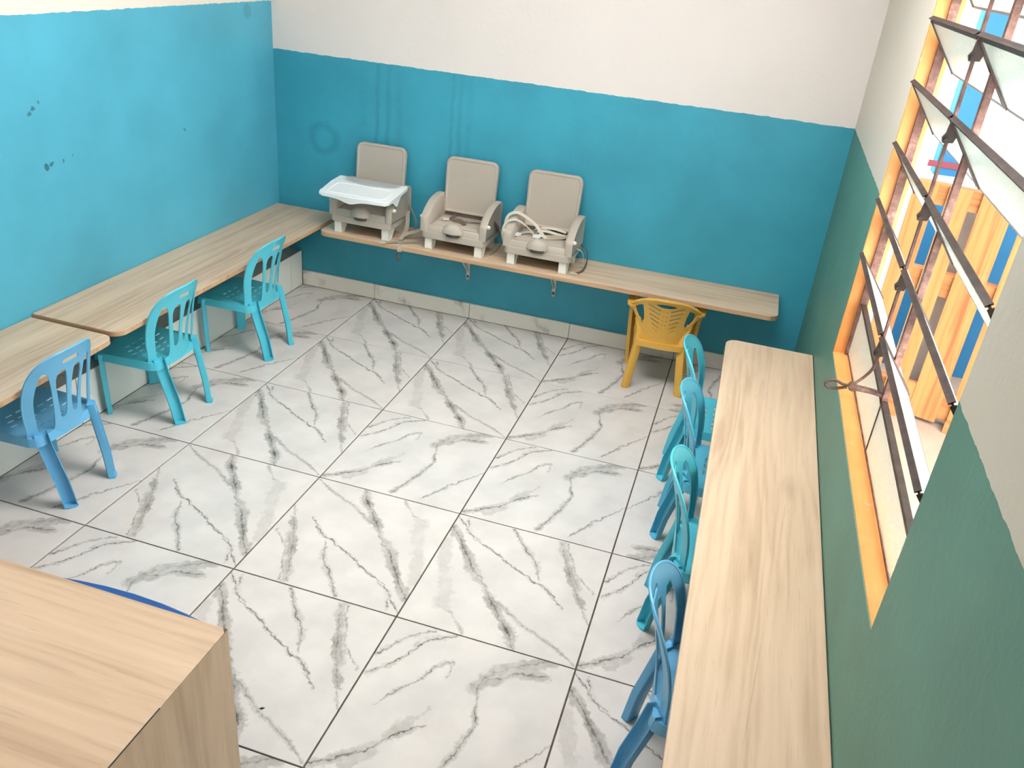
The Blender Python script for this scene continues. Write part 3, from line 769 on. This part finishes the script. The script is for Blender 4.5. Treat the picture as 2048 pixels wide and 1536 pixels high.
S1 = booster(0, .050, 'taupe booster seat with white tray, leftmost of three on the back shelf')
S2 = booster(1, .578, 'taupe booster seat without tray, middle of three on the back shelf')
S3 = booster(2, 1.037, 'taupe booster seat draped with pale straps, rightmost of three on the back shelf')
# tray
tp = smooth_open([(-.215, -.110, 0), (-.190, -.100, 0), (-.165, -.108, 0), (-.152, -.150, 0), (-.10, -.172, 0), (0, -.186, 0), (.10, -.172, 0), (.150, -.150, 0), (.162, -.108, 0), (.180, -.100, 0), (.198, -.112, 0), (.200, -.20, 0), (.197, -.340, 0), (.185, -.362, 0), (.10, -.372, 0), (0, -.376, 0), (-.10, -.372, 0), (-.187, -.362, 0), (-.200, -.345, 0), (-.213, -.20, 0)], 3)
tp = [(v.x, v.y) for v in tp][::-1][:-1]
area = sum(tp[i - 1][0] * tp[i][1] - tp[i][0] * tp[i - 1][1] for i in range(len(tp)))
if area < 0: tp = tp[::-1]
bm = bmesh.new(); L = []
for ins, z in ((.002, -.016), (.0, -.018), (0, -.003), (.0025, 0)):
    L.append([(a, c, z) for a, c in inset(tp, ins)])
loft(bm, L)
rd = [(a, c, .0005) for a, c in rrect(-.165, -.345, .160, -.205, .03, 5)]; tube(bm, rd + rd[:1], .0028, 6, cap=False)
# wavy front lip and side tongues
def lip(pts_top, low, off):
    t_ = [Vector(p) for p in pts_top]
    lo_ = [p + Vector((0, 0, d)) for p, d in zip(t_, low)]
    for k in range(len(t_) - 1):
        q = [t_[k], t_[k + 1], lo_[k + 1], lo_[k]]; vv1 = [bm.verts.new(v) for v in q]; vv2 = [bm.verts.new(v + Vector(off)) for v in q]
        bm.faces.new(vv1); bm.faces.new(vv2[::-1])
        for i in range(4): bm.faces.new((vv1[i], vv2[i], vv2[(i + 1) % 4], vv1[(i + 1) % 4]))
n_ = 16
fx = [(-.185 + .37 * k / n_, -.364 - .010 * (1 - (abs(k - n_ / 2) / (n_ / 2)) ** 2), -.004) for k in range(n_ + 1)]
lip(fx, [-.018 - .018 * math.exp(-((x + .02) / .05) ** 2) for x, _, _ in fx], (0, .003, 0))
for s, xx in ((-1, -.206), (1, .198)):
    sy = [(xx, -.12 - .22 * k / 10, -.004) for k in range(11)]
    lip(sy, [-.014 - .042 * math.exp(-((y + .255) / .035) ** 2) for _, y, _ in sy], (-s * .003, 0, 0))
bm.transform(Matrix.Translation((0, 0, .268)) @ Matrix.Rotation(math.radians(6), 4, 'X') @ Matrix.Translation((0, .0, .010)))
bmesh.ops.triangulate(bm, faces=[f for f in bm.faces if len(f.verts) > 8], ngon_method='EAR_CLIP')
tr = link('tray', bm, M['tray'], S1); tr['label'] = 'white plastic tray clipped on the arms'
# straps of the left seat trailing over the shelf edge
a = strap(S1, [(.182, -.06, .12), (.205, -.12, .05), (.212, -.19, .012), (.225, -.25, .004), (.240, -.295, .003), (.246, -.315, -.012), (.248, -.318, -.028)], M['strap'], .022, (.3, -.5, .8))
buckle(a, (.248, -.328, -.050), 0, mat=M['beige_d'], tilt=math.radians(80))
a = strap(S1, [(.31, -.20, .004), (.27, -.225, .004), (.215, -.262, .006), (.175, -.29, .006), (.158, -.303, .004)], M['strap'], .024)
buckle(a, (.145, -.312, .002), math.radians(-40))
strap(S1, [(.326, -.135, .07), (.30, -.15, .055), (.255, -.17, .04), (.225, -.20, .03), (.215, -.24, .012)], M['strap'], .022, (0, -.7, .8))
strap(S1, [(.182, -.04, .15), (.235, -.07, .08), (.245, -.10, .03), (.22, -.12, .008), (.20, -.10, .006)], M['strap'], .02, (1, 0, 0))
# middle seat
a = strap(S2, [(-.06, -.075, .150), (-.055, -.10, .158), (-.06, -.13, .150), (-.07, -.15, .146)], M['strap_b'], .016)
buckle(a, (-.083, -.165, .144), math.radians(-62), (.024, .036, .010))
b_ = strap(S2, [(-.05, -.15, .145), (-.02, -.165, .156), (.015, -.18, .156), (.035, -.20, .142)], M['strap_b'], .024)
c_ = strap(S2, [(.14, -.12, .146), (.10, -.13, .146), (.06, -.14, .146), (.02, -.145, .146)], M['strap_b'], .010)
buckle(c_, (.035, -.145, .142), math.radians(86), (.016, .02, .006), M['strap'])
strap(S2, [(.184, -.10, .15), (.20, -.07, .10), (.205, -.06, .04), (.198, -.12, .012), (.185, -.20, .004)], M['strap'], .016, (1, 0, 0))
strap(S2, [(.184, -.15, .17), (.192, -.10, .13), (.196, -.05, .09)], M['strap_b'], .014, (1, 0, 0))
# right seat: loops of pale webbing in the pan, a long strap thrown over the left arm
a = strap(S3, [(-.184, -.20, .09), (-.196, -.205, .16), (-.190, -.20, .232), (-.150, -.19, .256), (-.10, -.18, .238), (-.04, -.17, .196), (.0, -.17, .150), (.03, -.18, .144)], M['strap_w'], .022, (0, -.35, 1))
strap(S3, [(-.184, -.235, .085), (-.197, -.245, .15), (-.188, -.24, .205), (-.14, -.225, .228), (-.09, -.20, .198), (-.05, -.17, .150)], M['strap_w'], .016, (0, -.35, 1))
for k, P_ in enumerate([[(-.07, -.08, .152), (-.02, -.09, .158), (.05, -.10, .152), (.10, -.10, .148), (.12, -.085, .15)], [(-.05, -.11, .150), (.0, -.115, .160), (.06, -.115, .154), (.11, -.12, .15)],
                        [(.12, -.13, .150), (.07, -.14, .152), (.02, -.155, .148), (-.01, -.17, .146)], [(-.06, -.13, .148), (-.09, -.145, .150), (-.11, -.165, .148), (-.12, -.185, .146)],
                        [(.115, -.09, .15), (.125, -.12, .162), (.10, -.145, .150), (.06, -.165, .146), (.02, -.185, .144)], [(-.04, -.075, .16), (.03, -.075, .168), (.10, -.085, .162)]]):
    q = strap(S3, P_, M['strap_w'] if k % 2 else M['strap'], .016, (0, -.5, 1))
    if k == 3: buckle(q, (-.128, -.205, .143), math.radians(-15), (.028, .034, .009), M['tray'])
    if k == 2: buckle(q, (-.028, -.200, .146), math.radians(-20), (.032, .03, .012), M['tray']); buckle(q, (-.012, -.178, .150), math.radians(30), (.022, .022, .008), M['tray'])
strap(S3, [(.184, -.17, .115), (.205, -.15, .10), (.215, -.13, .07), (.222, -.12, .02)], M['strap_w'], .006, (1, 0, 0))
a = strap(S3, [(.19, -.09, .11), (.222, -.09, .09), (.235, -.11, .04), (.232, -.17, .008), (.215, -.22, .004), (.195, -.235, .004)], M['strap_b'], .014, (1, 0, .3))
buckle(a, (.192, -.238, .003), math.radians(80), (.016, .03, .007), M['strap_w'])
buckle(a, (.215, -.105, .003), math.radians(75), (.014, .03, .007), M['strap_w'])

# ------------------------------------------------------------ the window
win = struct(empty('window_1', (2.465, -2.07, .755)))
def wrel(o): return rel(o, win)
XF = 2.465
def wbox(name, lo, hi, mat, bev=.001): return wrel(bx(name, lo, hi, mat, None, bev))
wbox('stile', (XF - .013, -1.315, .76), (XF + .013, -1.300, 2.27), M['steel'])
wbox('stile', (XF - .013, -2.856, .80), (XF + .013, -2.841, 2.27), M['steel'])
wbox('mullion', (XF - .007, -2.080, .945), (XF + .010, -2.060, 2.27), M['steel'])
wbox('mullion', (XF - .004, -2.0735, .785), (XF + .004, -2.0665, .945), M['steel_d'])
wbox('transom', (XF - .007, -2.84, .946), (XF + .010, -1.315, .957), M['steel_d'])
wbox('transom', (XF - .012, -2.84, 2.262), (XF + .012, -1.315, 2.275), M['steel_d'])
bm = bmesh.new(); bar(bm, (XF, -1.31, .763), (XF, -2.85, .818), .007, .007); wrel(link('bottom_rail', bm, M['steel']))
for (ya_, yb_) in ((-1.317, -2.064), (-2.076, -2.838)):
    bm = bmesh.new(); za = .760 - (ya_ + 1.3) * .030; zb = .760 - (yb_ + 1.3) * .034
    loft(bm, [[(XF - .002, ya_, za), (XF - .002, yb_, zb), (XF - .002, yb_, .944), (XF - .002, ya_, .944)], [(XF + .002, ya_, za), (XF + .002, yb_, zb), (XF + .002, yb_, .944), (XF + .002, ya_, .944)]])
    wrel(link('pane', bm, M['glass']))
# tilting sashes
for h in (1.130, 1.317, 1.500, 1.687, 1.867, 2.053, 2.240):
    top = Vector((2.4125, 0, h)); bot = Vector((2.515, 0, h - .140)); dn = (bot - top).normalized(); nn = Vector((dn.z, 0, -dn.x))
    for (ya_, yb_) in ((-1.322, -2.062), (-2.084, -2.838)):
        bm = bmesh.new()
        def P3(k, y, off=0): return top + (bot - top) * k + nn * off + Vector((0, y, 0))
        # inner edge: angle bar with a flat face to the room
        bar(bm, P3(.0, ya_), P3(.0, yb_), .019, .004, up=nn)
        bar(bm, P3(.0, ya_, 0) - dn * .008, P3(.0, yb_, 0) - dn * .008, .003, .014, up=nn)
        bar(bm, P3(1, ya_), P3(1, yb_), .008, .004, up=nn)
        for y in (ya_ - .002, yb_ + .002): bar(bm, P3(0, y), P3(1, y), .005, .012, up=nn)
        s_ = wrel(link('sash', bm, M['steel_d']))
        bm = bmesh.new(); q = [P3(.06, ya_ - .006), P3(.06, yb_ + .006), P3(.98, yb_ + .006), P3(.98, ya_ - .006)]
        loft(bm, [[v - nn * .0018 for v in q], [v + nn * .0018 for v in q]])
        g = link('pane', bm, M['glass']); g.parent = s_; g.matrix_parent_inverse = Matrix.Identity(4)
        g.location = (0, 0, 0)
    if h < 2.2:
        bm = bmesh.new(); e0 = top + Vector((0, -2.072, 0))
        loft(bm, [[e0 + Vector((-.003, dy, -.002)), e0 + Vector((.020, dy, -.030)), e0 + Vector((.014, dy, -.05)), e0 + Vector((-.008, dy, -.052)), e0 + Vector((-.012, dy, -.040)), e0 + Vector((-.006, dy, -.03))] for dy in (-.005, .006)])
        tube(bm, [e0 + Vector((-.003, .010, -.044)), e0 + Vector((-.003, -.012, -.044))], .005, 8)
        wrel(link('pull_lug', bm, M['steel_d']))
bm = bmesh.new(); bar(bm, (2.414, -2.066, 2.10), (2.416, -2.066, 1.085), .017, .006, up=(1, 0, 0)); wrel(link('pull_rod', bm, M['steel']))
bm = bmesh.new(); tube(bm, smooth_open([(2.417, -2.07, 1.095), (2.415, -2.07, 1.045), (2.402, -2.07, 1.015), (2.385, -2.07, .992), (2.377, -2.07, .984)], 4), .0055, 8, squash=.7); wrel(link('pull_rod', bm, M['steel']))
bm = bmesh.new()
tube(bm, [(2.462, -2.07, .968), (2.43, -2.07, .974), (2.395, -2.072, .976), (2.372, -2.072, .978)], [.0075, .0085, .009, .0125], 10, squash=.55)
tube(bm, [(2.378, -2.064, .978), (2.378, -2.080, .978)], .012, 12)
loop = [(2.372, -2.072, .979), (2.352, -2.072, .979), (2.335, -2.072, .985), (2.318, -2.072, .983), (2.309, -2.072, .974), (2.313, -2.072, .963), (2.330, -2.072, .961), (2.348, -2.072, .966), (2.365, -2.072, .973)]
tube(bm, smooth_open(loop, 4), .0042, 8)
wrel(link('lever', bm, M['steel'], smooth=60))

# ------------------------------------------------------------ outside the window
o = struct(bx('yard_ground', (XO + .05, -5.5, -.3), (7.5, 3.5, -.02), M['conc']))  # concrete ground of the yard
o = bx('yard_wall', (XO + .02, .62, -.02), (6.8, .78, 3.4), M['owhite']); tag(o, 'sunlit white yard wall outside, seen through the upper window panes', 'wall')
bm = bmesh.new()
box(bm, (2.875, .60, -.02), (6.7, .6195, 1.03)); o = link('blue_panel', bm, M['oblue']); tag(o, 'blue painted sheet outside, seen through the gaps of the wooden pallet', 'panel')
bp = empty('blue_column', (2.95, .55, 0)); tag(bp, 'sky blue post with a maroon band at its foot outside, above the wooden pallet', 'post')
rel(bx('shaft', (2.890, .50, 1.10), (3.022, .599, 3.3), M['oblue']), bp)
rel(bx('band', (2.850, .49, 1.138), (3.030, .5, 1.168), M['maroon']), bp)
struct(bx('shade_awning', (XR + .14, -1.1, 2.62), (4.4, .8, 2.70), M['conc']))  # unseen awning, added to dim the pallet and the yard behind it
struct(bx('shade_side_wall', (4.3, -1.1, -.02), (4.4, .62, 2.615), M['conc']))  # unseen side wall, added to keep sky light off the pallet
# pallet standing on its end
pal = empty('wooden_pallet', (2.955, -.027, -.02), math.atan2(-.336, .942)); tag(pal, 'orange wooden pallet standing on end outside the window', 'pallet')
for i, (a, c) in enumerate([(-.225, -.120), (-.072, .028), (.072, .208), (.257, .36), (.40, .52), (.57, .68)]):
    bm = bmesh.new(); box(bm, (a, -.012, .02), (c, .006, 1.17 + random.uniform(-.008, .012)), 0, .002); link('board', bm, M['pal'], pal)
    if i == 1: bm = bmesh.new(); box(bm, (.0285, -.009, .02), (.0715, .004, .19), 0, .001); link('board', bm, M['pal'], pal)
for z0, z1 in ((.04, .17), (.65, .76), (1.07, 1.165)):
    link('cross_rail', (lambda bm: (box(bm, (-.222, .0065, z0), (.68, .075, z1), 0, .002), bm)[1])(bmesh.new()), M['palx'], pal)
for x0, x1 in ((-.10, .03), (.257, .36)):
    link('block', (lambda bm: (box(bm, (x0, -.05, .0), (x1, -.0125, .06), 0, .002), bm)[1])(bmesh.new()), M['palx'], pal)
o = bx('metal_sheet', (2.98, .14, -.02), (3.12, .15, 1.12), M['gmetal']); tag(o, 'grey metal sheet standing behind the gap of the wooden pallet', 'sheet')
